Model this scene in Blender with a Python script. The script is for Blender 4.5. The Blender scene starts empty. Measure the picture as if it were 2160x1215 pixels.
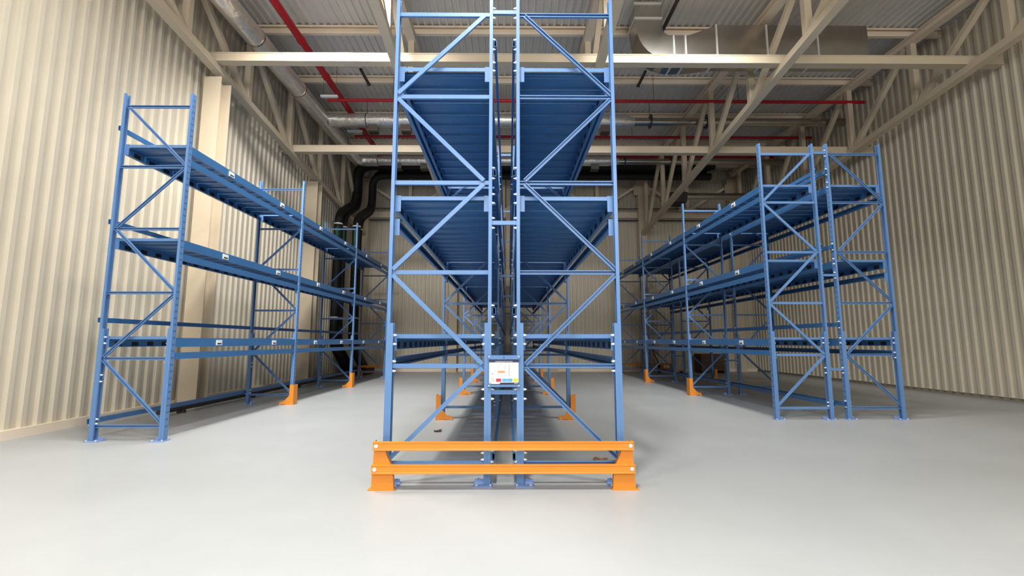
import bpy, bmesh, math, random
from mathutils import Vector, Matrix
random.seed(7)
S = bpy.context.scene
COL = S.collection

# ------------------------------------------------------------------ camera
EYE = 1.46
FPX = 955.0
PITCH = math.atan(112.8 / FPX)
YAW = math.atan(7.5 / FPX * math.cos(PITCH))
cam_d = bpy.data.cameras.new('camera')
cam_d.sensor_fit = 'HORIZONTAL'
cam_d.sensor_width = 36.0
cam_d.lens = 36.0 * FPX / 2160.0
cam_d.clip_start = 0.05
cam_d.clip_end = 200
cam = bpy.data.objects.new('camera', cam_d)
COL.objects.link(cam)
cam.location = (0, 0, EYE)
cam.rotation_euler = (math.pi / 2 + PITCH, 0, -YAW)
S.camera = cam

# ------------------------------------------------------------------ view, world, lights
S.view_settings.view_transform = 'Standard'
S.view_settings.look = 'None'
S.view_settings.gamma = 1.0
S.view_settings.use_curve_mapping = False
S.view_settings.exposure = -0.18
W = bpy.data.worlds.new('world')
S.world = W
W.use_nodes = True
W.node_tree.nodes['Background'].inputs[0].default_value = (0.9, 0.95, 1.0, 1)
W.node_tree.nodes['Background'].inputs[1].default_value = 0.3

def area(name, loc, rot, sx, sy, power, color=(1, 1, 1)):
    d = bpy.data.lights.new(name, 'AREA')
    d.shape = 'RECTANGLE'
    d.size, d.size_y = sx, sy
    d.energy = power
    d.color = color
    o = bpy.data.objects.new(name, d)
    COL.objects.link(o)
    o.location = loc
    o.rotation_euler = rot
    return o
LAMP_C = (1.0, 0.99, 0.97)
# rows of lamps under the roof: the bays nearest the gate are the ones switched on
for (lx, ly, pw) in ((-0.6, 1.5, 560), (-0.4, -1.8, 120), (-3.7, 6.0, 350), (3.6, 6.0, 60),
                     (-4.6, 0.5, 190), (4.6, 0.5, 80)):
    area('roof_lamp_light', (lx, ly, 9.5), (0, 0, 0), 0.5, 1.5, pw, LAMP_C).data.spread = math.radians(145)
# two added fill lights, tilted down the aisles to brighten the far end
for (lx, pw) in ((-4.0, 420), (4.0, 270)):
    d = area('aisle_fill_light', (lx, 7.6, 9.6), (math.radians(35), 0, 0), 1.6, 0.6, pw, LAMP_C).data
    d.spread = math.radians(100)
# daylight from the high window band in the wall behind the camera
area('window_daylight', (1.0, -7.7, 6.9), (math.radians(90), 0, 0), 17.0, 3.6, 1500, (0.98, 0.99, 1.0))

# ------------------------------------------------------------------ materials
def lin(c):
    c = c / 255.0
    return c / 12.92 if c <= 0.04045 else ((c + 0.055) / 1.055) ** 2.4
def rgb(r, g, b):
    return (lin(r), lin(g), lin(b), 1)

def mat(name, col, rough=0.5, metal=0.0, var=0.06, scale=3.0, bump=0.0, bscale=40.0, spec=0.5, stretch=(1, 1, 1)):
    m = bpy.data.materials.new(name)
    m.use_nodes = True
    nt = m.node_tree
    b = nt.nodes['Principled BSDF']
    b.inputs['Roughness'].default_value = rough
    b.inputs['Metallic'].default_value = metal
    b.inputs['Specular IOR Level'].default_value = spec
    tc = nt.nodes.new('ShaderNodeTexCoord')
    mp = nt.nodes.new('ShaderNodeMapping')
    mp.inputs['Scale'].default_value = stretch
    nt.links.new(tc.outputs['Object'], mp.inputs['Vector'])
    n = nt.nodes.new('ShaderNodeTexNoise')
    n.inputs['Scale'].default_value = scale
    n.inputs['Detail'].default_value = 4
    nt.links.new(mp.outputs['Vector'], n.inputs['Vector'])
    r = nt.nodes.new('ShaderNodeValToRGB')
    r.color_ramp.elements[0].position = 0.3
    r.color_ramp.elements[1].position = 0.7
    r.color_ramp.elements[0].color = tuple(c * (1 - var) for c in col[:3]) + (1,)
    r.color_ramp.elements[1].color = tuple(min(1, c * (1 + var)) for c in col[:3]) + (1,)
    nt.links.new(n.outputs['Fac'], r.inputs['Fac'])
    nt.links.new(r.outputs['Color'], b.inputs['Base Color'])
    if bump:
        n2 = nt.nodes.new('ShaderNodeTexNoise')
        n2.inputs['Scale'].default_value = bscale
        n2.inputs['Detail'].default_value = 3
        nt.links.new(mp.outputs['Vector'], n2.inputs['Vector'])
        bp = nt.nodes.new('ShaderNodeBump')
        bp.inputs['Strength'].default_value = bump
        bp.inputs['Distance'].default_value = 0.02
        nt.links.new(n2.outputs['Fac'], bp.inputs['Height'])
        nt.links.new(bp.outputs['Normal'], b.inputs['Normal'])
    return m

M_BLUE = mat('blue_powder_coat', rgb(95, 133, 182), 0.34, var=0.04)
M_PLATE = mat('top_lit_plate_blue', rgb(132, 156, 204), 0.4, var=0.04)  # rack blue lightened for base plates: strong light from above put into the colour
M_DECK = mat('blue_deck_coat', rgb(60, 109, 160), 0.38, var=0.05)
M_HOLE = mat('slot_shadow', rgb(12, 16, 26), 0.8)
M_ORANGE = mat('orange_powder_coat', rgb(226, 140, 44), 0.45, var=0.04)
M_CREAM = mat('cream_steel_paint', rgb(208, 192, 166), 0.5, var=0.04, scale=1.5)
M_PURLIN = mat('beige_purlin_paint', rgb(238, 221, 198), 0.55, var=0.05, scale=1.0)
M_ROOF = mat('grey_roof_sheet', rgb(222, 217, 208), 0.5, var=0.06, scale=0.8)
M_WALL = mat('beige_wall_cladding', rgb(206, 196, 176), 0.5, var=0.05, scale=0.7)
M_WALLB = mat('wall_backing', rgb(150, 142, 126), 0.7)
M_WHITE = mat('white_plastic', rgb(238, 238, 236), 0.4, var=0.02)
M_RED = mat('red_pipe_paint', rgb(178, 22, 36), 0.4, var=0.06)
M_BLACK = mat('black_pipe_insulation', rgb(24, 23, 22), 0.7, var=0.2, scale=6, bump=0.1)
M_FOIL = mat('silver_foil_insulation', (0.84, 0.81, 0.76, 1), 0.34, metal=0.8, var=0.08, scale=4, bump=0.9, bscale=8)
M_GALV = mat('galvanised_sheet', (0.52, 0.50, 0.46, 1), 0.24, metal=1.0, var=0.08, scale=2.5, bump=0.05, bscale=3)
M_ZINC = mat('zinc_bolt', (0.8, 0.8, 0.78, 1), 0.3, metal=0.5)
M_DARK = mat('dark_steel', rgb(58, 57, 54), 0.5)
M_GREEN = mat('green_pipe_marker', rgb(24, 92, 66), 0.5)
M_BROWN = mat('brown_board', rgb(92, 70, 52), 0.7, var=0.15, scale=5, stretch=(1, 1, 8))
M_NAVY = mat('navy_print', rgb(40, 42, 74), 0.5)
M_PAPER = mat('white_print', rgb(218, 217, 216), 0.5, var=0.01)
M_PRED = mat('red_print', rgb(190, 60, 78), 0.5)
M_PCYAN = mat('cyan_print', rgb(92, 168, 208), 0.5)
M_PYEL = mat('yellow_print', rgb(214, 196, 52), 0.5)
M_PORG = mat('orange_print', rgb(212, 146, 96), 0.5)
M_PGREY = mat('grey_print', rgb(140, 140, 150), 0.6)
M_LEAF = mat('dry_leaf', rgb(150, 112, 84), 0.8, var=0.3, scale=30)
M_LEAF2 = mat('dark_scrap', rgb(60, 46, 44), 0.8, var=0.3, scale=30)

def floor_mat():
    m = bpy.data.materials.new('grey_epoxy_floor')
    m.use_nodes = True
    nt = m.node_tree
    b = nt.nodes['Principled BSDF']
    tc = nt.nodes.new('ShaderNodeTexCoord')
    n = nt.nodes.new('ShaderNodeTexNoise')
    n.inputs['Scale'].default_value = 0.45
    n.inputs['Detail'].default_value = 6
    n.inputs['Roughness'].default_value = 0.62
    nt.links.new(tc.outputs['Object'], n.inputs['Vector'])
    r = nt.nodes.new('ShaderNodeValToRGB')
    r.color_ramp.elements[0].position = 0.3
    r.color_ramp.elements[1].position = 0.72
    r.color_ramp.elements[0].color = (0.40, 0.41, 0.405, 1)
    r.color_ramp.elements[1].color = (0.45, 0.46, 0.455, 1)
    nt.links.new(n.outputs['Fac'], r.inputs['Fac'])
    # scuffs: stretched fine noise
    mp = nt.nodes.new('ShaderNodeMapping')
    mp.inputs['Scale'].default_value = (1.2, 5.0, 1)
    mp.inputs['Rotation'].default_value = (0, 0, 0.3)
    nt.links.new(tc.outputs['Object'], mp.inputs['Vector'])
    n2 = nt.nodes.new('ShaderNodeTexNoise')
    n2.inputs['Scale'].default_value = 2.2
    n2.inputs['Detail'].default_value = 8
    n2.inputs['Roughness'].default_value = 0.7
    nt.links.new(mp.outputs['Vector'], n2.inputs['Vector'])
    r2 = nt.nodes.new('ShaderNodeValToRGB')
    r2.color_ramp.elements[0].position = 0.66
    r2.color_ramp.elements[1].position = 0.8
    r2.color_ramp.elements[0].color = (0, 0, 0, 1)
    r2.color_ramp.elements[1].color = (0.35, 0.35, 0.35, 1)
    nt.links.new(n2.outputs['Fac'], r2.inputs['Fac'])
    mx = nt.nodes.new('ShaderNodeMixRGB')
    mx.inputs['Color2'].default_value = (0.32, 0.325, 0.31, 1)
    nt.links.new(r2.outputs['Color'], mx.inputs['Fac'])
    nt.links.new(r.outputs['Color'], mx.inputs['Color1'])
    nt.links.new(mx.outputs['Color'], b.inputs['Base Color'])
    rr = nt.nodes.new('ShaderNodeMapRange')
    rr.inputs['To Min'].default_value = 0.3
    rr.inputs['To Max'].default_value = 0.48
    nt.links.new(n.outputs['Fac'], rr.inputs['Value'])
    nt.links.new(rr.outputs['Result'], b.inputs['Roughness'])
    b.inputs['Specular IOR Level'].default_value = 0.2
    return m
M_FLOOR = floor_mat()

# ------------------------------------------------------------------ mesh helpers
class MB:
    def __init__(s):
        s.v, s.f, s.m = [], [], []
    def quad(s, *p, mi=0):
        i = len(s.v)
        s.v += [tuple(q) for q in p]
        s.f.append(tuple(range(i, i + len(p))))
        s.m.append(mi)
    def box(s, x0, x1, y0, y1, z0, z1, mi=0):
        i = len(s.v)
        s.v += [(x0, y0, z0), (x1, y0, z0), (x1, y1, z0), (x0, y1, z0), (x0, y0, z1), (x1, y0, z1), (x1, y1, z1), (x0, y1, z1)]
        for q in ((3, 2, 1, 0), (4, 5, 6, 7), (0, 1, 5, 4), (1, 2, 6, 5), (2, 3, 7, 6), (3, 0, 4, 7)):
            s.f.append(tuple(i + k for k in q))
            s.m.append(mi)
        return s
    def prof(s, p, q, outline, up=(0, 0, 1), mi=0, cap=True):
        """sweep a closed 2-D outline (u sideways, v up) from p to q"""
        p, q = Vector(p), Vector(q)
        d = (q - p).normalized()
        u = Vector(up)
        side = d.cross(u)
        if side.length < 1e-5:
            side = d.cross(Vector((0, 1, 0)))
        side.normalize()
        u = side.cross(d).normalized()
        n = len(outline)
        i = len(s.v)
        for b in (p, q):
            for (a, c) in outline:
                s.v.append(tuple(b + side * a + u * c))
        for k in range(n):
            k2 = (k + 1) % n
            s.f.append((i + k, i + k2, i + n + k2, i + n + k))
            s.m.append(mi)
        if cap:
            s.f.append(tuple(i + k for k in range(n - 1, -1, -1)))
            s.f.append(tuple(i + n + k for k in range(n)))
            s.m += [mi, mi]
        return s
    def bar(s, p, q, w, h, up=(0, 0, 1), mi=0):
        return s.prof(p, q, [(-w / 2, -h / 2), (w / 2, -h / 2), (w / 2, h / 2), (-w / 2, h / 2)], up, mi)
    def chan(s, p, q, w, h, t=0.004, open_dir=1, up=(0, 0, 1), mi=0):
        """C channel: web on side -open_dir*w/2, flanges top/bottom with small lips"""
        o = open_dir
        a, b = -o * w / 2, o * w / 2
        l = h * 0.22
        pts = [(a, -h / 2), (b, -h / 2), (b, -h / 2 + l), (b - o * t, -h / 2 + l), (b - o * t, -h / 2 + t), (a + o * t, -h / 2 + t),
               (a + o * t, h / 2 - t), (b - o * t, h / 2 - t), (b - o * t, h / 2 - l), (b, h / 2 - l), (b, h / 2), (a, h / 2)]
        return s.prof(p, q, pts, up, mi)
    def ibeam(s, p, q, w, h, t=0.012, up=(0, 0, 1), mi=0):
        a, b, e = w / 2, h / 2, t / 2
        pts = [(-a, -b), (a, -b), (a, -b + t), (e, -b + t), (e, b - t), (a, b - t), (a, b), (-a, b), (-a, b - t), (-e, b - t), (-e, -b + t), (-a, -b + t)]
        return s.prof(p, q, pts, up, mi)
    def tube(s, pts, r, n=12, mi=0, cap=True):
        pts = [Vector(p) for p in pts]
        rs = r if isinstance(r, (list, tuple)) else [r] * len(pts)
        i0 = len(s.v)
        d0 = (pts[1] - pts[0]).normalized()
        ref = Vector((0, 0, 1)) if abs(d0.z) < 0.9 else Vector((1, 0, 0))
        side = d0.cross(ref).normalized()
        for k, p in enumerate(pts):
            if k == 0: d = pts[1] - pts[0]
            elif k == len(pts) - 1: d = pts[-1] - pts[-2]
            else: d = (pts[k + 1] - p).normalized() + (p - pts[k - 1]).normalized()
            d.normalize()
            side = (side - d * side.dot(d)).normalized()
            up = side.cross(d)
            for a in range(n):
                t = 2 * math.pi * a / n
                s.v.append(tuple(p + (side * math.cos(t) + up * math.sin(t)) * rs[k]))
        for k in range(len(pts) - 1):
            for a in range(n):
                b = (a + 1) % n
                s.f.append((i0 + k * n + a, i0 + k * n + b, i0 + (k + 1) * n + b, i0 + (k + 1) * n + a))
                s.m.append(mi)
        if cap:
            s.f.append(tuple(i0 + a for a in range(n)))
            s.f.append(tuple(i0 + (len(pts) - 1) * n + a for a in range(n - 1, -1, -1)))
            s.m += [mi, mi]
        return s
    def extrude(s, poly, axis, a, b, mi=0):
        """poly 2-D in the plane normal to axis; axis 'x' -> (y,z), 'y' -> (x,z), 'z' -> (x,y)"""
        def P(u, v, w):
            return {'x': (w, u, v), 'y': (u, w, v), 'z': (u, v, w)}[axis]
        i = len(s.v)
        n = len(poly)
        s.v += [P(u, v, a) for u, v in poly] + [P(u, v, b) for u, v in poly]
        s.f.append(tuple(range(i, i + n)))
        s.f.append(tuple(range(i + 2 * n - 1, i + n - 1, -1)))
        s.m += [mi, mi]
        for k in range(n):
            k2 = (k + 1) % n
            s.f.append((i + k, i + n + k, i + n + k2, i + k2))
            s.m.append(mi)
        return s
    def mesh(s, name, mats, smooth=False, bevel=0.0):
        me = bpy.data.meshes.new(name)
        me.from_pydata(s.v, [], s.f)
        for m in (mats if isinstance(mats, (list, tuple)) else [mats]):
            me.materials.append(m)
        me.polygons.foreach_set('material_index', s.m)
        bm = bmesh.new()
        bm.from_mesh(me)
        bmesh.ops.recalc_face_normals(bm, faces=bm.faces)
        if bevel:
            bmesh.ops.bevel(bm, geom=[e for e in bm.edges if len(e.link_faces) == 2 and e.calc_face_angle(0) > 0.6], offset=bevel, segments=1, affect='EDGES')
        bm.to_mesh(me)
        bm.free()
        if smooth:
            me.shade_smooth()
            me.set_sharp_from_angle(angle=math.radians(40))
        me.update()
        return me

WL = {}
def link(name, me, parent=None, loc=(0, 0, 0)):
    """loc is a world position; no object in the scene is rotated unless set later"""
    o = bpy.data.objects.new(name, me)
    COL.objects.link(o)
    loc = Vector(loc)
    WL[o.name] = loc
    if parent is not None:
        o.parent = parent
        o.location = loc - WL[parent.name]
    else:
        o.location = loc
    return o
def thing(name, label, cat, loc=(0, 0, 0), group=None, me=None):
    o = link(name, me, None, loc)
    o['label'] = label
    o['category'] = cat
    if group: o['group'] = group
    return o
def struct(name, me, loc=(0, 0, 0), label=None):
    o = link(name, me, None, loc)
    o['kind'] = 'structure'
    if label: o['label'] = label
    return o

# ------------------------------------------------------------------ the shell
XL, XR, YF, YB, ZR = -7.55, 12.2, -8.0, 22.45, 10.22
fl = MB().box(XL - 0.3, XR + 0.3, YF - 0.3, YB + 0.3, -0.2, 0.0).mesh('floor', M_FLOOR)
struct('floor', fl, label='pale grey glossy epoxy floor')
# floor joints
# ceiling
ce = struct('ceiling', MB().box(XL - 0.3, XR + 0.3, YF - 0.3, YB + 0.3, ZR + 0.12, ZR + 0.2).mesh('ceiling', M_ROOF), label='grey corrugated metal roof underside')
sheet = MB()
RW, RP = 1.0, 0.2
SHEET_L = 2.4
prof2 = []
for k in range(5):
    x = k * RP
    prof2 += [(x, 0.0), (x + 0.05, 0.0), (x + 0.07, 0.05), (x + 0.18, 0.05)]
prof2.append((1.0, 0.0))
for k in range(len(prof2) - 1):
    (a, za), (b, zb) = prof2[k], prof2[k + 1]
    sheet.quad((a, 0, za), (b, 0, zb), (b, SHEET_L - 0.01, zb), (a, SHEET_L - 0.01, za))
sheet_me = sheet.mesh('roof_sheet', M_ROOF)
PUR0 = 11.75
nX = int(math.ceil((XR - XL) / RW))
ys = [PUR0 + SHEET_L * k for k in range(-9, 5)]
for y in ys:
    for i in range(nX):
        link('roof_sheet', sheet_me, ce, (XL + i * RW, y, ZR + random.uniform(0, 0.006)))

def cladding(ribs, pitch, h, depth=0.035):
    """ribbed panel, u along width, out of the wall = +n"""
    p = []
    for k in range(ribs):
        u = k * pitch
        p += [(u, 0), (u + pitch * 0.5, 0), (u + pitch * 0.6, depth), (u + pitch * 0.9, depth)]
    p.append((ribs * pitch - 0.008, 0))
    return p
def panel_mesh(name, prof, h, axis, sgn):
    m = MB()
    for k in range(len(prof) - 1):
        (a, d0), (b, d1) = prof[k], prof[k + 1]
        if axis == 'x':
            m.quad((a, -sgn * d0, 0), (b, -sgn * d1, 0), (b, -sgn * d1, h), (a, -sgn * d0, h))
        else:
            m.quad((sgn * d0, a, 0), (sgn * d1, b, 0), (sgn * d1, b, h), (sgn * d0, a, h))
    return m.mesh(name, M_WALL)
pr = cladding(6, 0.19, 1)
wb = struct('wall_back', MB().box(XL - 0.3, XR + 0.3, YB + 0.05, YB + 0.25, 0, ZR + 0.15).mesh('wall_back', M_WALLB), label='beige ribbed metal back wall')
lo = panel_mesh('cladding_low', pr, 7.7, 'x', 1)
hi = panel_mesh('cladding_high', pr, 2.4, 'x', 1)
PW = 6 * 0.19
for i in range(int(math.ceil((XR - XL) / PW))):
    x = XL + i * PW
    link('cladding_panel', lo, wb, (x, YB + 0.045, 0.1))
    link('cladding_panel', hi, wb, (x, YB + 0.045, 7.81))
pl = cladding(5, 0.24, 1, 0.05)
PL = 5 * 0.24
for side, X, sg in (('left', XL, 1), ('right', XR, -1)):
    w = struct('wall_' + side, MB().box(*((X - 0.25, X - 0.05) if sg > 0 else (X + 0.05, X + 0.25)), YF - 0.3, YB + 0.3, 0, ZR + 0.15).mesh('wall_' + side, M_WALLB),
               label='beige ribbed metal %s wall' % side)
    pm = panel_mesh('cladding_side', pl, 10.1, 'y', sg)
    for i in range(int(math.ceil((YB - YF) / PL))):
        link('cladding_panel', pm, w, (X - sg * 0.045, YF + i * PL, 0.1))
struct('window_1', MB().box(-7.5, 9.5, YF - 0.04, YF - 0.02, 5.1, 8.7).mesh('window_1', M_PAPER), label='high window band behind the camera')
struct('wall_front', MB().box(XL - 0.3, XR + 0.3, YF - 0.25, YF - 0.05, 0, ZR + 0.15).mesh('wall_front', M_WALL), label='wall behind the camera')
struct('baseboard_back', MB().box(XL, XR, YB - 0.06, YB + 0.04, 0, 0.14).mesh('baseboard_back', M_PURLIN))
struct('baseboard_left', MB().box(XL - 0.04, XL + 0.08, YF, YB - 0.07, 0, 0.14).mesh('baseboard_left', M_PURLIN))

# girts on the walls
struct('trim_1', MB().box(XL + 0.1, XR - 0.1, YB - 0.2, YB - 0.01, 7.66, 7.95).mesh('girt', M_PURLIN), label='beige horizontal girt along the back wall')
struct('trim_2', MB().tube([(XL + 0.3, YB - 0.23, 8.12), (XR - 0.2, YB - 0.23, 8.12)], 0.022, 8).mesh('wall_pipe', M_DARK, True), label='thin dark pipe above the back wall girt')
struct('trim_3', MB().tube([(XL + 0.3, YB - 0.23, 7.52), (XR - 0.2, YB - 0.23, 7.52)], 0.03, 8).mesh('wall_pipe', M_DARK, True), label='thin dark pipe under the back wall girt')

# ------------------------------------------------------------------ steel frame: columns, trusses, tie beams, purlins
TX = [-7.15, -2.7, 2.2, 6.7, 11.3]
TNAME = ['along the left wall', 'left of the middle racks', 'right of the middle racks', 'over the right racks', 'farthest right']
CNAME = ['in the left back corner', 'behind the left middle rack', 'behind the right middle rack', 'behind the right racks', 'near the right back corner']
for x, nm in zip(TX, CNAME):
    c = thing('steel_column', 'cream steel column on the back wall ' + nm, 'column', (x, YB - 0.32, 0), 'back wall columns')
    link('shaft', MB().ibeam((0, 0, 0.02), (0, 0, 9.35), 0.4, 0.26, 0.02, up=(0, 1, 0)).mesh('shaft', M_CREAM), c, (x, YB - 0.32, 0))
    link('base_plate', MB().box(-0.24, 0.24, -0.16, 0.16, 0, 0.02).mesh('base_plate', M_CREAM), c, (x, YB - 0.32, 0))
    link('head_plate', MB().box(-0.42, 0.42, -0.17, -0.145, 8.75, 9.3).box(-0.3, 0.3, -0.165, 0.12, 9.3, 9.6).mesh('head_plate', M_CREAM), c, (x, YB - 0.32, 0))
gc = thing('slim_column', 'slim pale column at the back wall seen through the rack gap', 'column', (0.0, YB - 0.3, 0))
link('shaft', MB().box(-0.12, 0.12, -0.1, 0.1, 0, 9.6).mesh('shaft', M_CREAM), gc, (0.0, YB - 0.3, 0))
link('base_plate', MB().box(-0.2, 0.2, -0.14, 0.14, 0, 0.015).mesh('base_plate', M_CREAM), gc, (0.0, YB - 0.3, 0))
for y, nm in ((16.3, 'beside the black pipes'), (10.6, 'behind the near end of the left rack')):
    c = thing('steel_column', 'cream steel column on the left wall ' + nm, 'column', (-7.2, y, 0), 'left wall columns')
    link('shaft', MB().ibeam((0, 0, 0.02), (0, 0, 7.3 + (16.3 - y) * 0.1), 0.42, 0.4, 0.02, up=(0, 1, 0)).mesh('shaft', M_CREAM), c, (-7.2, y, 0))
    link('base_plate', MB().box(-0.25, 0.25, -0.24, 0.24, 0, 0.02).mesh('base_plate', M_CREAM), c, (-7.2, y, 0))

def chord_z(y):            # underside chord rises away from the back wall
    return 6.78 + (21.9 - y) * 0.113
NODES = [PUR0 + SHEET_L * k for k in range(-8, 5)]
for x, nm in zip(TX, TNAME):
    t = thing('roof_truss', 'cream steel roof truss ' + nm, 'truss', (x, YB - 0.5, 6.8), 'roof trusses')
    base = (x, 0, 0)
    link('bottom_chord', MB().bar((0, 22.0, chord_z(22.0)), (0, 3.0, chord_z(3.0)), 0.2, 0.17).mesh('bottom_chord', M_CREAM), t, base)
    link('top_chord', MB().ibeam((0, 22.2, 9.84), (0, YF + 0.2, 9.84), 0.24, 0.2, 0.02).mesh('top_chord', M_PURLIN), t, base)
    for k, y in enumerate(NODES):
        if y < 3.2 or y > 21.6: continue
        link('vertical', MB().bar((0, y, chord_z(y) + 0.05), (0, y, 9.76), 0.16, 0.14, up=(0, 1, 0)).mesh('vertical', M_CREAM), t, base)
        y2 = y + SHEET_L - 0.12
        if y2 < 22:
            link('diagonal', MB().bar((0, y + 0.15, 9.74), (0, y2, chord_z(y2) + 0.07), 0.13, 0.13).mesh('diagonal', M_CREAM), t, base)
# lattice between the back-wall columns
for a in range(len(TX) - 1):
    x0, x1 = TX[a], TX[a + 1]
    xm = (x0 + x1) / 2
    nm = ['left of the left middle rack', 'behind the middle racks', 'right of the right middle rack', 'above the right racks'][a]
    t = thing('wall_brace', 'beige knee brace lattice on the back wall ' + nm, 'bracing', (xm, YB - 0.35, 7.9), 'back wall bracing')
    L = (0, YB - 0.36, 0)
    link('brace', MB().bar((x0 + 0.3, 0, 9.2), (xm - 0.1, 0, 8.02), 0.12, 0.12).mesh('brace', M_PURLIN), t, L)
    link('brace', MB().bar((x1 - 0.3, 0, 9.2), (xm + 0.1, 0, 8.02), 0.12, 0.12).mesh('brace', M_PURLIN), t, L)
    link('hanger', MB().bar((xm, 0, 8.0), (xm, 0, 9.85), 0.16, 0.12, up=(0, 1, 0)).mesh('hanger', M_PURLIN), t, L)
    link('foot', MB().box(xm - 0.45, xm + 0.45, -0.08, 0.08, 7.94, 8.06).mesh('foot', M_PURLIN), t, L)
# tie beams across the hall
for y, zb, h, nm in ((10.25, 8.19, 0.2, 'nearest and brightest, in front of the duct bend'), (14.3, 7.66, 0.21, 'farther one, below the silver ducts')):
    thing('tie_beam', 'cream box tie beam across the hall, ' + nm, 'beam', (0, y, zb), 'tie beams',
          MB().box(XL + 0.1, XR - 0.1, 0, 0.19, 0, h).box(XL + 0.1, XR - 0.1, -0.012, 0.2, h - 0.014, h + 0.01).box(XL + 0.1, XR - 0.1, -0.012, 0.2, -0.01, 0.012).mesh('tie_beam', M_CREAM))
ordn = ['first', 'second', 'third', 'fourth', 'fifth', 'sixth', 'seventh', 'eighth', 'ninth']
vis = [y for y in NODES if y > 8.5]
for k, y in enumerate(NODES):
    if y < 3: continue
    pos = len([q for q in NODES if q > y])
    o = thing('roof_purlin', 'beige roof purlin under the corrugated sheets, %s from the back wall' % ordn[pos], 'purlin',
          (0, y, 9.96), 'roof purlins', MB().chan((XL + 0.05, 0, 0.13), (XR - 0.05, 0, 0.13), 0.1, 0.25, 0.01, 1).mesh('roof_purlin', M_PURLIN))

# ------------------------------------------------------------------ services under the roof
def fillet(pts, r, n=5):
    pts = [Vector(p) for p in pts]
    out = [pts[0]]
    for k in range(1, len(pts) - 1):
        a, b, c = pts[k - 1], pts[k], pts[k + 1]
        u, v = (a - b), (c - b)
        rr = min(r, u.length * 0.48, v.length * 0.48)
        p0, p1 = b + u.normalized() * rr, b + v.normalized() * rr
        for i in range(n + 1):
            t = i / n
            out.append(p0 * (1 - t) ** 2 + b * 2 * t * (1 - t) + p1 * t ** 2)
    out.append(pts[-1])
    return out

# red sprinkler pipes
sp = thing('sprinkler_main', 'thick red sprinkler main running towards the back wall on the left', 'pipe', (-5.63, 4, 9.58))
link('pipe', MB().tube([(0, 3.0, 0), (0, 19.1, 0)], 0.1, 14).mesh('pipe', M_RED, True), sp, (-5.63, 0, 9.58))
for y in (8.3, 11.4, 13.1, 16.2):
    link('coupling', MB().tube([(0, y, 0), (0, y + 0.12, 0)], 0.118, 14).mesh('coupling', M_RED, True), sp, (-5.63, 0, 9.58))
for y, bz, nm in ((14.1, 9.34, 'nearest the camera'), (16.75, 9.34, 'second, behind the front silver duct'), (19.25, 9.6, 'third, farthest back')):
    b = thing('sprinkler_branch', 'thin red sprinkler pipe across the hall, ' + nm, 'pipe', (0, y, bz), 'red sprinkler branches')
    link('pipe', MB().tube([(-5.95, 0, 0), (XR - 0.4, 0, 0)], 0.055, 10).mesh('pipe', M_RED, True), b, (0, y, bz))
    for x in (-4.2, -1.3, 1.6, 4.4, 7.2):
        link('sprinkler_head', MB().tube([(x, 0, -0.05), (x, 0, -0.11)], 0.018, 6).tube([(x, 0, -0.11), (x, 0, -0.12)], 0.04, 8).mesh('sprinkler_head', M_ZINC), b, (0, y, bz))
        link('hanger_rod', MB().tube([(x + 0.4, 0, 0.05), (x + 0.4, 0, 10.2 - bz)], 0.008, 5).mesh('hanger_rod', M_DARK), b, (0, y, bz))

# silver insulated ducts on the left
dz = 9.2
md = thing('foil_duct_main', 'silver foil wrapped main duct along the left wall under the roof', 'duct', (-6.5, 12, dz))
link('duct', MB().tube(fillet([(-6.5, 3.0, dz), (-6.5, 18.75, dz), (-5.6, 18.75, dz)], 0.5), 0.25, 18).mesh('duct', M_FOIL, True), md)
for y in (6, 8.4, 10.8, 13.2, 16.9):
    link('band', MB().tube([(-6.5, y, dz), (-6.5, y + 0.05, dz)], 0.262, 18).mesh('band', M_GALV, True), md)
for y, r, nm, x1 in ((15.2, 0.24, 'front', 4.0), (18.75, 0.21, 'rear', 4.3)):
    b = thing('foil_duct_branch', 'silver foil duct across the hall, %s of the two' % nm, 'duct', (0, y, dz), 'silver duct branches')
    xs = -6.262 if nm == 'front' else -5.58
    link('duct', MB().tube([(xs, y, dz), (2.9, y, dz), (x1, y, dz), (x1 + 0.45, y, dz - 0.02)], [r, r, r * 1.02, r * 0.62], 18).mesh('duct', M_FOIL, True), b)
    link('thin_duct', MB().tube([(x1 + 0.45, y, dz - 0.02), (XR - 0.3, y, dz - 0.02)], r * 0.6, 14).mesh('thin_duct', M_GALV, True), b)
    for x in (-4.75, -3.6, 0.5, x1 - 0.6):
        link('outlet', MB().box(x - 0.17, x + 0.17, y - 0.14, y + 0.14, dz - r - 0.2, dz - r * 0.8).mesh('outlet', M_GALV), b)
        link('grille', MB().box(x - 0.15, x + 0.15, y - 0.12, y + 0.12, dz - r - 0.23, dz - r - 0.2).mesh('grille', M_DARK), b)
    for x in (-5.0, -2.4, 0.2, 2.6, 5.0, 7.0):
        link('strap', MB().tube([(x, y, dz), (x + 0.03, y, dz)], r * 1.03, 16).tube([(x, y, dz + r), (x, y, 9.95)], 0.01, 5).mesh('strap', M_DARK), b)
# two slim conduits across the hall at the back
for z, y, nm in ((9.8, 19.6, 'upper'), (9.62, 19.9, 'lower')):
    thing('conduit', 'slim grey conduit across the hall behind the rear silver duct, %s' % nm, 'pipe', (0, y, z), 'slim conduits',
          MB().tube([(-6.8, 0, 0), (XR - 0.3, 0, 0)], 0.05, 8).mesh('conduit', M_GALV, True))

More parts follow.
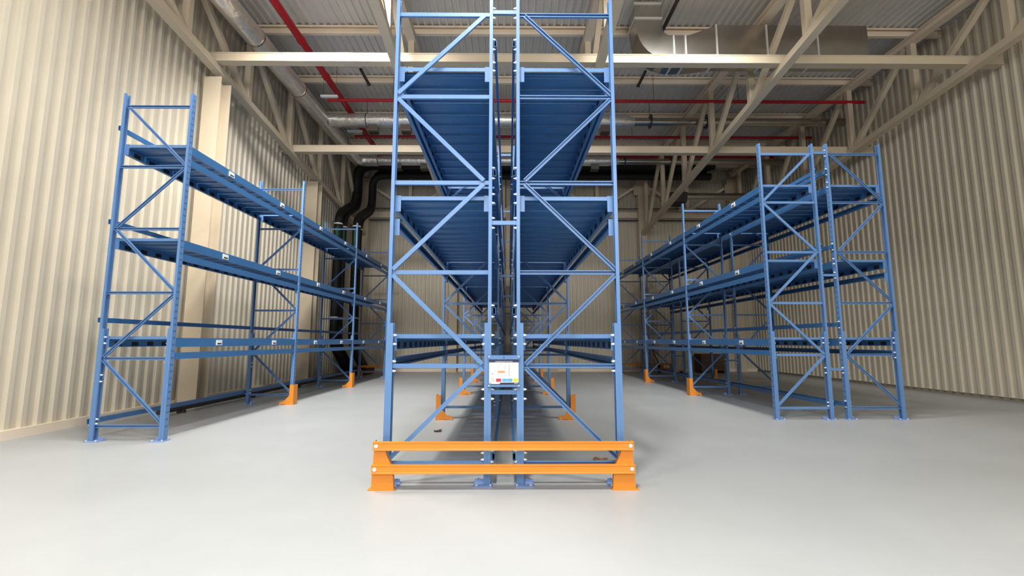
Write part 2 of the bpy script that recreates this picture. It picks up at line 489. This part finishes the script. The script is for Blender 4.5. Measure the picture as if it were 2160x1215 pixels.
# big rectangular duct, upper right
Y0, Y1 = 10.72, 11.32
bd = thing('sheet_metal_duct', 'large galvanised rectangular duct bending from the roof to the right', 'duct', (3.6, 11, 9))
def arc(cx, cz, r, a0, a1, n=8):
    return [(cx + r * math.cos(math.radians(a0 + (a1 - a0) * i / n)), cz + r * math.sin(math.radians(a0 + (a1 - a0) * i / n))) for i in range(n + 1)]
link('riser', MB().extrude([(3.24, 9.72), (3.92, 9.72), (3.92, 10.2), (3.24, 10.2)], 'y', Y0, Y1).mesh('riser', M_GALV), bd)
link('elbow', MB().extrude([(3.92, 9.7), (3.24, 9.7)] + arc(4.2, 9.48, 0.93, 180, 270) + [(4.2, 9.2)] + arc(4.2, 9.48, 0.26, 270, 180)[1:], 'y', Y0, Y1).mesh('elbow', M_GALV), bd)
link('straight', MB().box(4.22, 4.5, Y0, Y1, 8.55, 9.2).mesh('straight', M_GALV), bd)
link('transition', MB().extrude([(4.52, 8.55), (5.3, 8.66), (5.3, 9.5), (4.52, 9.2)], 'y', Y0 - 0.02, Y1 + 0.02).mesh('transition', M_GALV), bd)
link('outlet_run', MB().box(5.32, 9.2, Y0 - 0.02, Y1 + 0.02, 8.66, 9.52).mesh('outlet_run', M_GALV), bd)
for x, z0, z1 in ((4.21, 8.53, 9.22), (4.51, 8.53, 9.22), (5.31, 8.63, 9.53), (6.6, 8.63, 9.53), (7.9, 8.63, 9.53)):
    link('flange', MB().box(x - 0.02, x + 0.02, Y0 - 0.04, Y1 + 0.04, z0, z1).mesh('flange', M_ZINC), bd)
for z in (9.71, 10.12):
    link('flange', MB().box(3.22, 3.94, Y0 - 0.03, Y1 + 0.03, z - 0.02, z + 0.02).mesh('flange', M_ZINC), bd)

# dark cable trunking hung under the roof
for x, y0, y1, z, nm in ((4.22, 8.2, 11.8, 9.935, 'near the rectangular duct'), (-4.64, 13.3, 14.2, 9.935, 'on the left between two purlins'), (4.32, 13.35, 14.2, 9.935, 'behind the rectangular duct')):
    o = thing('cable_trunking', 'dark strip of cable trunking under the roof ' + nm, 'trunking', (x, y0, z), 'roof trunking')
    link('tray', MB().chan((0, 0, 0), (0, y1 - y0, 0), 0.08, 0.05, 0.006, 1).mesh('tray', M_DARK), o, (x, y0, z))
    link('end_clip', MB().box(-0.05, 0.05, y1 - y0 - 0.04, y1 - y0, -0.04, 0.05).mesh('end_clip', M_DARK), o, (x, y0, z))
# linear lamps
for x, y, nm in ((-5.67, 13.55, 'nearer of the two by the red main'), (-5.67, 15.95, 'farther one behind the front silver duct')):
    z = 9.14
    o = thing('linear_lamp', 'short white linear lamp hung on wires, ' + nm, 'lamp', (x, y, z), 'linear lamps')
    link('housing', MB().box(-0.27, 0.27, -0.05, 0.05, 0.0, 0.05).mesh('housing', M_WHITE, bevel=0.008), o, (x, y, z))
    link('diffuser', MB().box(-0.26, 0.26, -0.04, 0.04, -0.025, 0.0).mesh('diffuser', M_PAPER), o, (x, y, z))
    for s in (-0.2, 0.2):
        link('wire', MB().tube([(s, 0, 0.05), (s, 0, 1.1)], 0.005, 5).mesh('wire', M_DARK), o, (x, y, z))

# black insulated pipes, left back corner
def black_pipe(label, xs, yb, yo, r, zt, zk, xend, ybot):
    o = thing('insulated_pipe', label, 'pipe', (xs, yo, 0), 'black insulated pipes')
    pts = [(xend, yb, zt), (xs, yb, zt), (xs, yb, zk), (xs, yo, zk - 1.0), (xs, yo, 1.35), (xs, ybot, 0.2)]
    link('pipe', MB().tube(fillet(pts, 0.55, 6), r, 16).mesh('pipe', M_BLACK, True), o, (0, 0, 0))
    for z in (6.25, 4.85, 2.4):
        link('clamp', MB().tube([(xs, yo, z), (xs, yo, z + 0.05)], r + 0.012, 16).mesh('clamp', M_WHITE, True), o, (0, 0, 0))
    link('marker', MB().box(xs - 0.04, xs + 0.06, yo - r - 0.006, yo - r + 0.02, 5.1, 6.1).mesh('marker', M_GREEN), o, (0, 0, 0))
black_pipe('thick black insulated pipe closest to the left wall', -7.02, 20.25, 18.3, 0.165, 9.58, 7.75, 9.6, 20.0)
black_pipe('thick black insulated pipe bending down beside the corner column', -6.42, 20.7, 18.75, 0.165, 9.24, 7.65, 9.6, 20.4)
black_pipe('thin black pipe behind the pipe at the left wall', -6.98, 20.65, 18.85, 0.11, 9.62, 7.75, 9.6, 20.6)
black_pipe('thin black pipe behind the pipe beside the corner column', -6.46, 21.1, 19.25, 0.11, 9.62, 7.65, 9.6, 21.0)
pb = thing('pipe_plinth', 'black box on the floor where the insulated pipes end', 'box', (-6.75, 20.8, 0))
link('body', MB().box(-0.55, 0.55, -0.7, 0.5, 0, 0.3).mesh('body', M_BLACK, bevel=0.02), pb, (-6.75, 20.8, 0))
link('lid', MB().box(-0.58, 0.58, -0.73, 0.53, 0.3, 0.34).mesh('lid', M_DARK), pb, (-6.75, 20.8, 0))
wp = thing('floor_pipe', 'dark pipe lying along the foot of the left wall', 'pipe', (-7.3, 12, 0.1))
link('pipe', MB().tube([(-6.75, 9.0, 0.1), (-6.75, 19.9, 0.1)], 0.05, 8).mesh('pipe', M_DARK, True), wp, (0, 0, 0))
for y in (9.6, 12.2, 14.8, 17.4):
    link('support', MB().box(-6.83, -6.67, y, y + 0.06, 0, 0.06).mesh('support', M_DARK), wp, (0, 0, 0))

# unit heater at the right back
uh = thing('unit_heater', 'dark grey air heater hung at the back wall above the right racks', 'heater', (7.35, 19.5, 7.75))
link('body', MB().extrude([(-0.5, -0.1), (-0.2, -0.32), (0.45, -0.32), (0.5, 0.12), (-0.4, 0.12)], 'y', -0.35, 0.35).mesh('body', M_DARK), uh, (7.35, 19.5, 7.85))
link('duct', MB().tube([(0.5, 0, 0.02), (3.5, 0, 0.02)], 0.16, 12).mesh('duct', M_GALV, True), uh, (7.35, 19.5, 7.85))
link('louvre', MB().box(-0.2, 0.4, -0.3, 0.3, -0.36, -0.325).mesh('louvre', M_BLACK), uh, (7.35, 19.5, 7.85))
for s in (-0.3, 0.3):
    link('rod', MB().tube([(s, 0, 0.12), (s, 0, 2.0)], 0.012, 5).mesh('rod', M_DARK), uh, (7.35, 19.5, 7.85))

# ------------------------------------------------------------------ pallet racks
PITCHY = 4.03
POST_H = 5.42
PD = 0.085            # upright depth along the row
PWU = 0.037           # upright face width
SLV = 0.034           # reinforcing sleeve width
LEVELS = (1.53, 3.055, 4.585)
BR = (0.215, 1.205, 2.2, 3.2, 4.205, 5.21)
cache = {}
def cm(key, fn):
    if key not in cache:
        cache[key] = fn()
    return cache[key]

def cone_bolt(s):
    return cm(('bolt', s), lambda: MB().tube([(0, 0, 0), (s * 0.012, 0, 0), (s * 0.034, 0, 0)], [0.013, 0.0125, 0.003], 8).mesh('bolt', M_WHITE, True))

def post_mesh(s):
    """open channel upright, web on the aisle side (x=0), flanges reaching s*PWU"""
    def f():
        t = 0.004
        a = s * PWU
        o = [(0, 0), (a, 0), (a, 0.018), (a - s * t, 0.018), (a - s * t, t), (s * t, t), (s * t, PD - t), (a - s * t, PD - t),
             (a - s * t, PD - 0.018), (a, PD - 0.018), (a, PD), (0, PD)]
        m = MB().extrude(o, 'z', 0.012, POST_H)
        for k in range(52):                       # punched slots on the aisle face
            z = 0.2 + k * 0.1
            for y in (0.022, PD - 0.034):
                m.quad((-s * 0.0006, y, z), (-s * 0.0006, y + 0.012, z), (-s * 0.0006, y + 0.009, z + 0.03), (-s * 0.0006, y + 0.003, z + 0.03), mi=1)
        return m.mesh('upright', [M_BLUE, M_HOLE])
    return cm(('post', s), f)

def rack(label, Xo, Xi, ys, side, open_front, bolts=True, group=None, tops=None, labels=False, spacer_to=None, far_cut=None):
    """Xo aisle face, Xi back face; side=+1 when the rack lies to the +x of its aisle face"""
    s = side
    y0 = ys[0]
    root = thing('pallet_rack', label, 'rack', ((Xo + Xi) / 2, y0, 0), group)
    D = abs(Xi - Xo)
    for fi, y in enumerate(ys):
        for X, sg, kind in ((Xo, s, 'o'), (Xi, -s, 'i')):
            p = link('upright_post', post_mesh(sg), root, (X, y, 0))
            link('base_plate', cm(('plate', sg), lambda: MB().box(*sorted((-sg * 0.02, sg * 0.175)), -0.055, 0.125, 0, 0.012)
                 .box(*sorted((sg * 0.045, sg * 0.165)), PD - 0.005, PD + 0.003, 0.012, 0.05).mesh('base_plate', M_PLATE)), p, (X, y, 0))
            link('anchor_bolt', cm(('anch', sg), lambda: MB().tube([(sg * 0.14, -0.02, 0.012), (sg * 0.14, -0.02, 0.03)], 0.014, 6)
                 .tube([(sg * 0.13, 0.105, 0.012), (sg * 0.13, 0.105, 0.05)], 0.008, 6).tube([(0.0, -0.02, 0.012), (0.0, -0.02, 0.028)], 0.012, 6).mesh('anchor_bolt', M_ZINC)), p, (X, y, 0))
            link('sleeve', cm(('slv', sg), lambda: MB().extrude([(sg * PWU, -0.003), (sg * (PWU + SLV), -0.003), (sg * (PWU + SLV), 0.02), (sg * (PWU + SLV) - sg * 0.004, 0.02),
                 (sg * (PWU + SLV) - sg * 0.004, 0.001), (sg * PWU + sg * 0.004, 0.001), (sg * PWU + sg * 0.004, PD - 0.001), (sg * (PWU + SLV) - sg * 0.004, PD - 0.001),
                 (sg * (PWU + SLV) - sg * 0.004, PD - 0.02), (sg * (PWU + SLV), PD - 0.02), (sg * (PWU + SLV), PD + 0.003), (sg * PWU, PD + 0.003)], 'z', 0.014, 1.655).mesh('sleeve', M_BLUE)), p, (X, y, 0))
            if kind == 'o':
                zs = (1.526, 1.432, 1.252, 1.152)
            else:
                zs = (1.526, 1.432, 0.962, 0.865, 0.318, 0.252)
            if fi < 3:
                for z in zs:
                    link('bolt', cone_bolt(sg), p, (X + sg * (PWU + SLV), y + 0.03, z))
            if kind == 'i' and fi < 2:
                zz = (0.342, 0.232, 0.962, 0.865, 1.526, 1.432, 1.842, 1.722, 2.69, 2.80, 2.97, 3.07, 3.37, 3.25, 4.52, 4.62, 4.90, 4.78, 5.17, 5.29)
                for z in zz:
                    link('bolt', cone_bolt(-sg), p, (X, y + 0.03, z))
        # bracing
        a, b = Xo + s * (PWU * 0.6), Xi - s * (PWU * 0.6)
        od = 1 if open_front else -1
        for k, z in enumerate(BR):
            link('horizontal_brace', cm(('hb', s, round(D, 3), od), lambda: MB().chan((0, 0, 0), (b - a, 0, 0), 0.03, 0.045, 0.003, od * s).mesh('horizontal_brace', M_BLUE)), root, (a, y + 0.042, z))
            if k < len(BR) - 1:
                z2 = BR[k + 1]
                rise = z2 - z
                up = (k % 2 == 0)
                key = ('db', s, round(D, 3), od, up, round(rise, 3))
                def mk():
                    c, d = (0.02 * s, (b - a) - 0.07 * s)
                    if up: P, Q = (c, 0, 0.03), (d, 0, rise - 0.02)
                    else: P, Q = (d, 0, 0.02), (c, 0, rise - 0.03)
                    flip = 1 if (Q[0] - P[0]) > 0 else -1
                    return MB().chan(P, Q, 0.026, 0.045, 0.003, od * flip * 1).mesh('diagonal_brace', M_BLUE)
                link('diagonal_brace', cm(key, mk), root, (a, y + 0.02, z))
        if spacer_to is not None:
            for z in (0.935, 2.745, 5.235):
                w = spacer_to - Xi
                link('row_spacer', cm(('sp', round(w, 3)), lambda: MB().chan((0, 0, 0), (w, 0, 0), 0.03, 0.045, 0.003, -1).mesh('row_spacer', M_BLUE)), root, (Xi, y + 0.03, z))
    NP = 12
    for fi in range(len(ys) - 1):
        ya, yb = ys[fi] + PD, ys[fi + 1]
        L = yb - ya
        pw = (L - 0.1) / NP
        for li, Dz in enumerate(LEVELS):
            for X, sg, kind in ((Xo, s, 'o'), (Xi, -s, 'i')):
                def mkb():
                    m = MB()
                    xa, xb = sorted((sg * 0.012, sg * 0.058))
                    m.box(xa, xb, 0.006, L - 0.006, -0.155, -0.022)
                    xi = sg * 0.0592
                    for q in range(NP):
                        yq = 0.05 + pw * q + pw * 0.3
                        m.quad((xi, yq, -0.14), (xi, yq + pw * 0.42, -0.14), (xi, yq + pw * 0.42, -0.075), (xi, yq, -0.075), mi=1)
                    return m.mesh('deck_beam', [M_DECK, M_HOLE])
                bm_ = link('deck_beam', cm(('beam', sg, round(L, 3)), mkb), root, (X, ya, Dz))
                cn = cm(('conn', sg), lambda: MB().box(*sorted((sg * 0.03, sg * 0.092)), 0.0, 0.006, -0.165, 0.016).mesh('connector', M_BLUE))
                link('connector', cn, bm_, (X, ya, Dz))
                link('connector', cn, bm_, (X, yb - 0.006, Dz))
                if labels and kind == 'o':
                    for fr in (0.27, 0.75):
                        link('sticker', cm(('stick', sg), lambda: MB().box(*sorted((sg * 0.0, sg * 0.0125)), -0.075, 0.075, -0.135, -0.045)
                             .box(*sorted((-sg * 0.001, sg * 0.01)), -0.055, 0.055, -0.122, -0.095, 1).mesh('sticker', [M_WHITE, M_DARK])), bm_, (X, ya + L * fr, Dz))
            lw = link('lower_beam', cm(('lbeam', s, round(L, 3)), lambda: MB().chan((s * 0.034, 0.006, -0.29), (s * 0.034, L - 0.006, -0.29), 0.044, 0.1, 0.004, s).mesh('lower_beam', M_DECK)), root, (Xo, ya, Dz))
            cn = cm(('lconn', s), lambda: MB().box(*sorted((s * 0.03, s * 0.085)), 0.0, 0.006, -0.435, -0.25).mesh('connector', M_BLUE))
            link('connector', cn, lw, (Xo, ya, Dz))
            link('connector', cn, lw, (Xo, yb - 0.006, Dz))
            # deck panels
            x0, x1 = sorted((Xo + s * 0.06, Xi - s * 0.06))
            wdt = x1 - x0
            def mkp():
                m = MB()
                g = 0.011
                y0_, y1_ = g, pw - g
                prof = [(y0_, -0.052), (y0_ + 0.02, -0.052), (y0_ + 0.024, -0.03), (pw * 0.3, -0.03), (pw * 0.33, -0.037), (pw * 0.43, -0.037), (pw * 0.46, -0.03),
                        (y1_ - 0.024, -0.03), (y1_ - 0.02, -0.052), (y1_, -0.052), (y1_, -0.018), (y0_, -0.018)]
                m.extrude(prof, 'x', 0, wdt)
                return m.mesh('deck_panel', M_DECK)
            pm_ = cm(('panel', round(wdt, 3), round(pw, 3)), mkp)
            for q in range(NP):
                link('deck_panel', pm_, root, (x0, ya + 0.05 + pw * q, Dz + 0.004))
            xt0, xt1 = sorted((Xo + s * 0.062, Xi - s * 0.062))
            tm = cm(('trim', round(xt1 - xt0, 3)), lambda: MB().box(0, xt1 - xt0, 0, 0.004, -0.036, 0.008).box(0, xt1 - xt0, 0.004, 0.045, 0.004, 0.008).mesh('deck_trim', M_BLUE))
            link('deck_trim', tm, root, (xt0, ya + 0.004, Dz))
            if fi == len(ys) - 2:
                link('deck_trim', tm, root, (xt0, yb - 0.055, Dz))
            # pallet stop at the back
            link('pallet_stop', cm(('stop', s, round(L, 3)), lambda: stop_mesh(s, L)), root, (Xi, ya - PD + 0.006, Dz))
        link('pallet_stop', cm(('stop', s, round(L, 3)), lambda: stop_mesh(s, L)), root, (Xi, ya - PD + 0.006, 0.033))
    return root

def stop_mesh(s, L):
    """hollow rectangular tube on the rear of the uprights, open end towards the viewer"""
    m = MB()
    w, t = 0.03, 0.0035
    a, b = sorted((s * 0.013, s * (0.013 + w)))
    z0, z1 = 0.216, 0.29
    y1 = L + PD - 0.02
    m.box(a, a + t, 0, y1, z0, z1).box(b - t, b, 0, y1, z0, z1).box(a + t, b - t, 0, y1, z0, z0 + t).box(a + t, b - t, 0, y1, z1 - t, z1)
    m.quad((a + t, 0.12, z0 + t), (b - t, 0.12, z0 + t), (b - t, 0.12, z1 - t), (a + t, 0.12, z1 - t), mi=1)
    return m.mesh('pallet_stop', [M_DECK, M_HOLE])

XC = -0.047
YM = [4.8 + PITCHY * k for k in range(5)]
rack('blue pallet rack row, left half of the middle double rack with solid braces', XC - 1.238, XC - 0.134, YM, 1, False, spacer_to=XC + 0.134, group='blue pallet racks')
rack('blue pallet rack row, right half of the middle double rack with open braces', XC + 1.238, XC + 0.134, YM, -1, True, group='blue pallet racks')
YLs = [6.9 + 4.0 * k for k in range(4)]
YRs = [8.67 + 4.0 * k for k in range(4)]
rack('single blue pallet rack standing along the left wall', -5.07, -6.17, YLs, -1, True, labels=True, group='blue pallet racks')
rack('blue pallet rack facing the right aisle, front of the right double rack', 5.02, 6.12, YRs, 1, False, labels=True, spacer_to=6.38, group='blue pallet racks')
rack('blue pallet rack at far right behind the right aisle rack', 7.48, 6.38, YRs, -1, True, labels=True, group='blue pallet racks')

# ------------------------------------------------------------------ load sign on the front of the middle racks
sx0, sx1 = XC - 0.155, XC + 0.155
YS = 4.78
sg = thing('load_sign', 'white load plate with coloured boxes bolted between the middle uprights', 'sign', (XC, YS, 1.0))
link('bracket', MB().box(sx0 - 0.012, sx1 + 0.012, 0, 0.012, 1.275, 1.317).mesh('bracket', M_BLUE), sg, (0, YS, 0))
link('bracket', MB().box(sx0 - 0.012, sx1 + 0.012, 0, 0.012, 0.992, 1.016).mesh('bracket', M_BLUE), sg, (0, YS, 0))
for x in (sx0, sx1):
    for z in (1.303, 1.004):
        link('bolt', cm('signbolt', lambda: MB().tube([(0, -0.006, 0), (0, 0.001, 0)], 0.008, 8).mesh('bolt', M_ZINC)), sg, (x, YS, z))
link('screw', MB().tube([(XC, -0.002, 1.296), (XC, 0.001, 1.296)], 0.006, 8).mesh('screw', M_HOLE), sg, (0, YS, 0))
pl_ = link('plate', MB().box(sx0 + 0.002, sx1 - 0.002, -0.002, 0.004, 1.017, 1.274).mesh('plate', M_PAPER), sg, (0, YS, 0))
def pr_(name, x0, x1, z0, z1, m, d=0.0025):
    link(name, MB().box(sx0 + x0, sx0 + x1, -d, -0.001, z0, z1).mesh(name, m), pl_, (0, YS, 0))
pr_('header_band', 0.002, 0.308, 1.243, 1.274, M_NAVY)
pr_('footer_band', 0.002, 0.308, 1.017, 1.037, M_NAVY)
pr_('footer_logo_panel', 0.002, 0.12, 1.030, 1.040, M_PAPER, 0.003)
pr_('red_box', 0.074, 0.126, 1.044, 1.078, M_PRED)
pr_('blue_box', 0.138, 0.188, 1.044, 1.078, M_PCYAN)
pr_('blue_box', 0.19, 0.244, 1.044, 1.078, M_PCYAN)
pr_('yellow_box', 0.252, 0.304, 1.044, 1.078, M_PYEL)
pr_('orange_box', 0.094, 0.162, 1.136, 1.156, M_PORG)
pr_('diagram_line', 0.094, 0.162, 1.108, 1.110, M_PGREY)
pr_('diagram_line', 0.093, 0.0945, 1.10, 1.215, M_PGREY)
pr_('diagram_line', 0.1615, 0.163, 1.10, 1.215, M_PGREY)
pr_('diagram_line', 0.094, 0.162, 1.19, 1.1915, M_PGREY)
pr_('diagram_line', 0.172, 0.174, 1.10, 1.215, M_PGREY)
pr_('dimension_mark', 0.068, 0.072, 1.152, 1.168, M_PGREY)
pr_('dimension_mark', 0.028, 0.042, 1.12, 1.13, M_PGREY)
pr_('dimension_mark', 0.12, 0.134, 1.226, 1.232, M_PGREY)
pr_('corner_box', 0.012, 0.062, 1.094, 1.0955, M_PGREY)
for z in (1.075, 1.062, 1.05):
    pr_('small_print', 0.016, 0.06, z, z + 0.003, M_PGREY)
for k in range(14):
    z = 1.212 - k * 0.0085
    pr_('small_print', 0.2, 0.222 - 0.004 * (k % 3), z, z + 0.003, M_PGREY)
def text(name, body, size, x, z, m, parent, dx=-0.0032):
    c = bpy.data.curves.new(name, 'FONT')
    c.body = body
    c.size = size
    c.align_x = 'CENTER'
    c.align_y = 'CENTER'
    c.extrude = 0.0003
    c.materials.append(m)
    tmp = bpy.data.objects.new(name, c)
    COL.objects.link(tmp)
    me = bpy.data.meshes.new_from_object(tmp.evaluated_get(bpy.context.evaluated_depsgraph_get()))
    me.transform(Matrix.Rotation(math.pi / 2, 4, 'X'))
    bpy.data.objects.remove(tmp)
    me.name = name
    me.materials.clear()
    me.materials.append(m)
    o = bpy.data.objects.new(name, me)
    COL.objects.link(o)
    o['kind'] = 'stuff'
    o.parent = parent
    o.location = Vector((x, YS + dx, z)) - WL[parent.name]
    return o
text('header_text', 'CONFIGURACIÓN DE CARGA', 0.0135, (sx0 + sx1) / 2, 1.2515, M_WHITE, pl_)
lg = MB()
for a in range(10):
    t0, t1 = a * 36, a * 36 + 36
    P = lambda r, t: (sx0 + 0.012 + r * math.cos(math.radians(t)), -0.003, 1.027 + r * math.sin(math.radians(t)))
    lg.quad(P(0.004, t0), P(0.008, t0), P(0.008, t1), P(0.004, t1))
link('footer_logo', lg.mesh('footer_logo', M_WHITE), pl_, (0, YS, 0))
lw_ = MB()
for k in range(9):
    x = sx0 + 0.026 + k * 0.0095
    lw_.quad((x, -0.003, 1.022), (x + 0.007, -0.003, 1.022), (x + 0.007, -0.003, 1.0295), (x, -0.003, 1.0295))
link('footer_lettering', lw_.mesh('footer_lettering', M_WHITE), pl_, (0, YS, 0))
pr_('footer_stamp', 0.262, 0.3, 1.022, 1.034, M_PGREY, 0.003)

# ------------------------------------------------------------------ orange end barriers
def barrier(label, xa, xb, y, group, face=-1):
    b = thing('end_barrier', label, 'barrier', ((xa + xb) / 2, y, 0), group)
    f = face
    def post(sgn, X):
        out = [(0.028, 0.012), (0.034, 0.16), (0.0545, 0.476), (0.062, 0.479), (0.066, 0.468), (0.155, 0.468), (0.16, 0.387), (0.172, 0.345), (0.222, 0.24), (0.246, 0.12), (0.252, 0.012)]
        out = [(X + sgn * u, z) for u, z in out]
        m = MB()
        ya, yb = sorted((0.004 * -f, -f * 0.01))
        m.extrude(out, 'y', min(0, -f * 0.006), max(0, -f * 0.006))
        # folded side flanges
        for k in range(len(out) - 1):
            if k in (0, 1, 5, 6, 7, 8, 9):
                (a0, z0), (a1, z1) = out[k], out[k + 1]
                dx = sgn * 0.005 * (1 if k < 3 else -1)
                m.quad((a0, 0, z0), (a1, 0, z1), (a1, -f * 0.05, z1), (a0, -f * 0.05, z0))
                m.quad((a0 + dx, 0, z0), (a0 + dx, -f * 0.05, z0), (a1 + dx, -f * 0.05, z1), (a1 + dx, 0, z1))
        p = link('barrier_post', m.mesh('barrier_post', M_ORANGE), b, (0, y, 0))
        link('base_plate', MB().box(*sorted((X + sgn * 0.0, X + sgn * 0.262)), *sorted((f * 0.015, -f * 0.06)), 0, 0.012).mesh('base_plate', M_ORANGE), p, (0, y, 0))
        bt = MB()
        for yy in (-f * 0.04,):
            bt.tube([(X + sgn * 0.23, yy, 0.012), (X + sgn * 0.23, yy, 0.035)], 0.011, 6)
        link('anchor_bolt', bt.mesh('anchor_bolt', M_ZINC), p, (0, y, 0))
    post(1, xa)
    post(-1, xb)
    for z0, z1, ins in ((0.387, 0.470, 0.043), (0.164, 0.250, 0.035)):
        x0, x1 = xa + ins, xb - ins
        h = z1 - z0
        # rail: flat face with raised folded edges
        o = [(0, 0), (0.006, 0), (0.006, 0.012), (0.002, 0.016), (0.002, h - 0.016), (0.006, h - 0.012), (0.006, h), (0, h), (-0.03, h), (-0.03, h - 0.004), (-0.004, h - 0.004), (-0.004, 0.004), (-0.03, 0.004), (-0.03, 0)]
        m = MB()
        pts = [(f * (0.0305 + u), z0 + v) for u, v in o]
        m.extrude(pts, 'x', x0, x1)
        r = link('rail', m.mesh('rail', M_ORANGE), b, (0, y, 0))
        for x in (x0 + 0.032, x1 - 0.032):
            link('bolt', cm(('railbolt', f), lambda: MB().tube([(0, f * 0.032, 0), (0, f * 0.037, 0), (0, f * 0.041, 0)], [0.02, 0.02, 0.013], 16).mesh('bolt', M_ZINC, True)), r, (x, y, (z0 + z1) / 2))
    return b
barrier('orange two rail end barrier in front of the middle racks', -1.385, 1.291, 4.675, 'orange end barriers')
barrier('orange end barrier behind the far end of the left wall rack', -6.3, -4.95, 19.12, 'orange end barriers', face=1)
barrier('orange end barrier behind the far end of the right racks', 4.9, 7.6, 20.95, 'orange end barriers', face=1)

# ------------------------------------------------------------------ orange post guards
def guard(label, X, y, s):
    """X aisle face of the upright, s=+1: rack lies to +x"""
    g = thing('post_guard', label, 'guard', (X, y - 0.125, 0), 'orange post guards')
    L = (X, y - 0.125, 0)
    out = [(-0.075, 0.015), (0.245, 0.015), (0.245, 0.07), (0.14, 0.085), (0.03, 0.2), (0.018, 0.23), (0.018, 0.46), (-0.07, 0.46)]
    link('front_plate', cm(('gf', s), lambda: MB().extrude([(s * u, z) for u, z in out], 'y', -0.004, 0.004).mesh('front_plate', M_ORANGE)), g, L)
    link('side_plate', cm(('gs', s), lambda: MB().extrude([(0.0045, 0.012), (0.2, 0.012), (0.2, 0.46), (0.0045, 0.46)], 'x', *sorted((-s * 0.075, -s * 0.067))).mesh('side_plate', M_ORANGE)), g, L)
    link('foot', cm(('gt', s), lambda: MB().box(*sorted((-s * 0.09, s * 0.1)), -0.012, 0.045, 0, 0.012).box(*sorted((s * 0.19, s * 0.25)), -0.012, 0.045, 0, 0.012).mesh('foot', M_ORANGE)), g, L)
    link('bolt', cm(('gb', s), lambda: MB().tube([(s * 0.22, -0.008, 0.012), (s * 0.22, -0.008, 0.03)], 0.01, 6).tube([(-s * 0.02, -0.008, 0.012), (-s * 0.02, -0.008, 0.03)], 0.01, 6).mesh('bolt', M_ZINC)), g, L)
for k in range(1, 5):
    guard('orange post guard at the %s upright of the left middle rack' % ordn[k], XC - 1.238, YM[k], 1)
    guard('orange post guard at the %s upright of the right middle rack' % ordn[k], XC + 1.238, YM[k], -1)
guard('orange post guard at the left wall rack, two uprights from its far end', -5.07, YLs[1], -1)
guard('orange post guard at the left wall rack, one upright from its far end', -5.07, YLs[2], -1)
guard('orange post guard at the right aisle rack, nearer of the two seen', 5.02, YRs[1], 1)
guard('orange post guard at the right aisle rack, farther of the two seen', 5.02, YRs[2], 1)
guard('orange post guard in the shade on the far side of the right racks', 7.48, YRs[2], -1)

# ------------------------------------------------------------------ odds and ends
def scrap(label, x, y, m, sc):
    v = MB()
    n = 9
    c = (0, 0, 0.03 * sc)
    ring = [(sc * (0.06 + 0.03 * random.random()) * math.cos(2 * math.pi * k / n) * 1.6, sc * (0.05 + 0.02 * random.random()) * math.sin(2 * math.pi * k / n), 0.004 + 0.07 * sc * random.random()) for k in range(n)]
    for k in range(n):
        v.quad(c, ring[k], ring[(k + 1) % n])
    for k in range(n):
        a, b = ring[k], ring[(k + 1) % n]
        v.quad(a, (a[0] * 0.8, a[1] * 0.8, 0.0), (b[0] * 0.8, b[1] * 0.8, 0.0), b)
    return thing('crumpled_scrap', label, 'scrap', (x, y, 0), 'scraps on the floor', v.mesh('crumpled_scrap', m))
scrap('small dark scrap on the floor under the left middle rack', -1.155, 7.6, M_LEAF2, 0.6)
scrap('crumpled brown scrap on the floor under the right middle rack', 1.12, 5.78, M_LEAF, 0.8)

# brown crate and hand pallet truck by the back wall on the right
ct = thing('crate', 'dark brown crate by the back wall under the right racks', 'crate', (9.55, 21.6, 0))
link('body', MB().box(-0.6, 0.6, -0.4, 0.4, 0.1, 0.88).mesh('body', M_BROWN), ct, (9.55, 21.6, 0))
for k in range(4):
    link('plank', cm('plank', lambda: MB().box(-0.61, 0.61, -0.425, -0.4, 0, 0.17).mesh('plank', M_BROWN)), ct, (9.55, 21.6, 0.11 + 0.195 * k))
for x in (-0.5, 0, 0.5):
    link('runner', cm('runner', lambda: MB().box(-0.06, 0.06, -0.4, 0.4, 0, 0.1).mesh('runner', M_BROWN)), ct, (9.55 + x, 21.6, 0))
pt = thing('pallet_truck', 'hand pallet truck parked at the back wall beneath the right racks', 'pallet truck', (7.7, 21.5, 0))
PT = (7.7, 21.5, 0)
for x in (-0.2, 0.2):
    link('fork', MB().extrude([(-0.55, 0.1), (0.5, 0.1), (0.5, 0.16), (-0.5, 0.16)], 'y', x - 0.07, x + 0.07).mesh('fork', M_ORANGE), pt, PT)
link('pump', MB().tube([(-0.62, 0, 0.1), (-0.62, 0, 0.5)], 0.07, 10).mesh('pump', M_DARK, True), pt, PT)
link('body', MB().extrude([(-0.6, 0.1), (-0.5, 0.1), (-0.5, 0.45), (-0.58, 0.45)], 'y', -0.27, 0.27).mesh('body', M_ORANGE), pt, PT)
link('handle', MB().tube([(-0.64, 0, 0.45), (-0.95, 0, 1.15)], 0.025, 8).tube([(-0.95, -0.16, 1.15), (-0.95, 0.16, 1.15)], 0.02, 8).mesh('handle', M_DARK, True), pt, PT)
for x in (-0.62, 0.42):
    link('wheel', MB().tube([(x, -0.08, 0.08), (x, 0.08, 0.08)], 0.08, 14).mesh('wheel', M_BLACK, True), pt, PT)
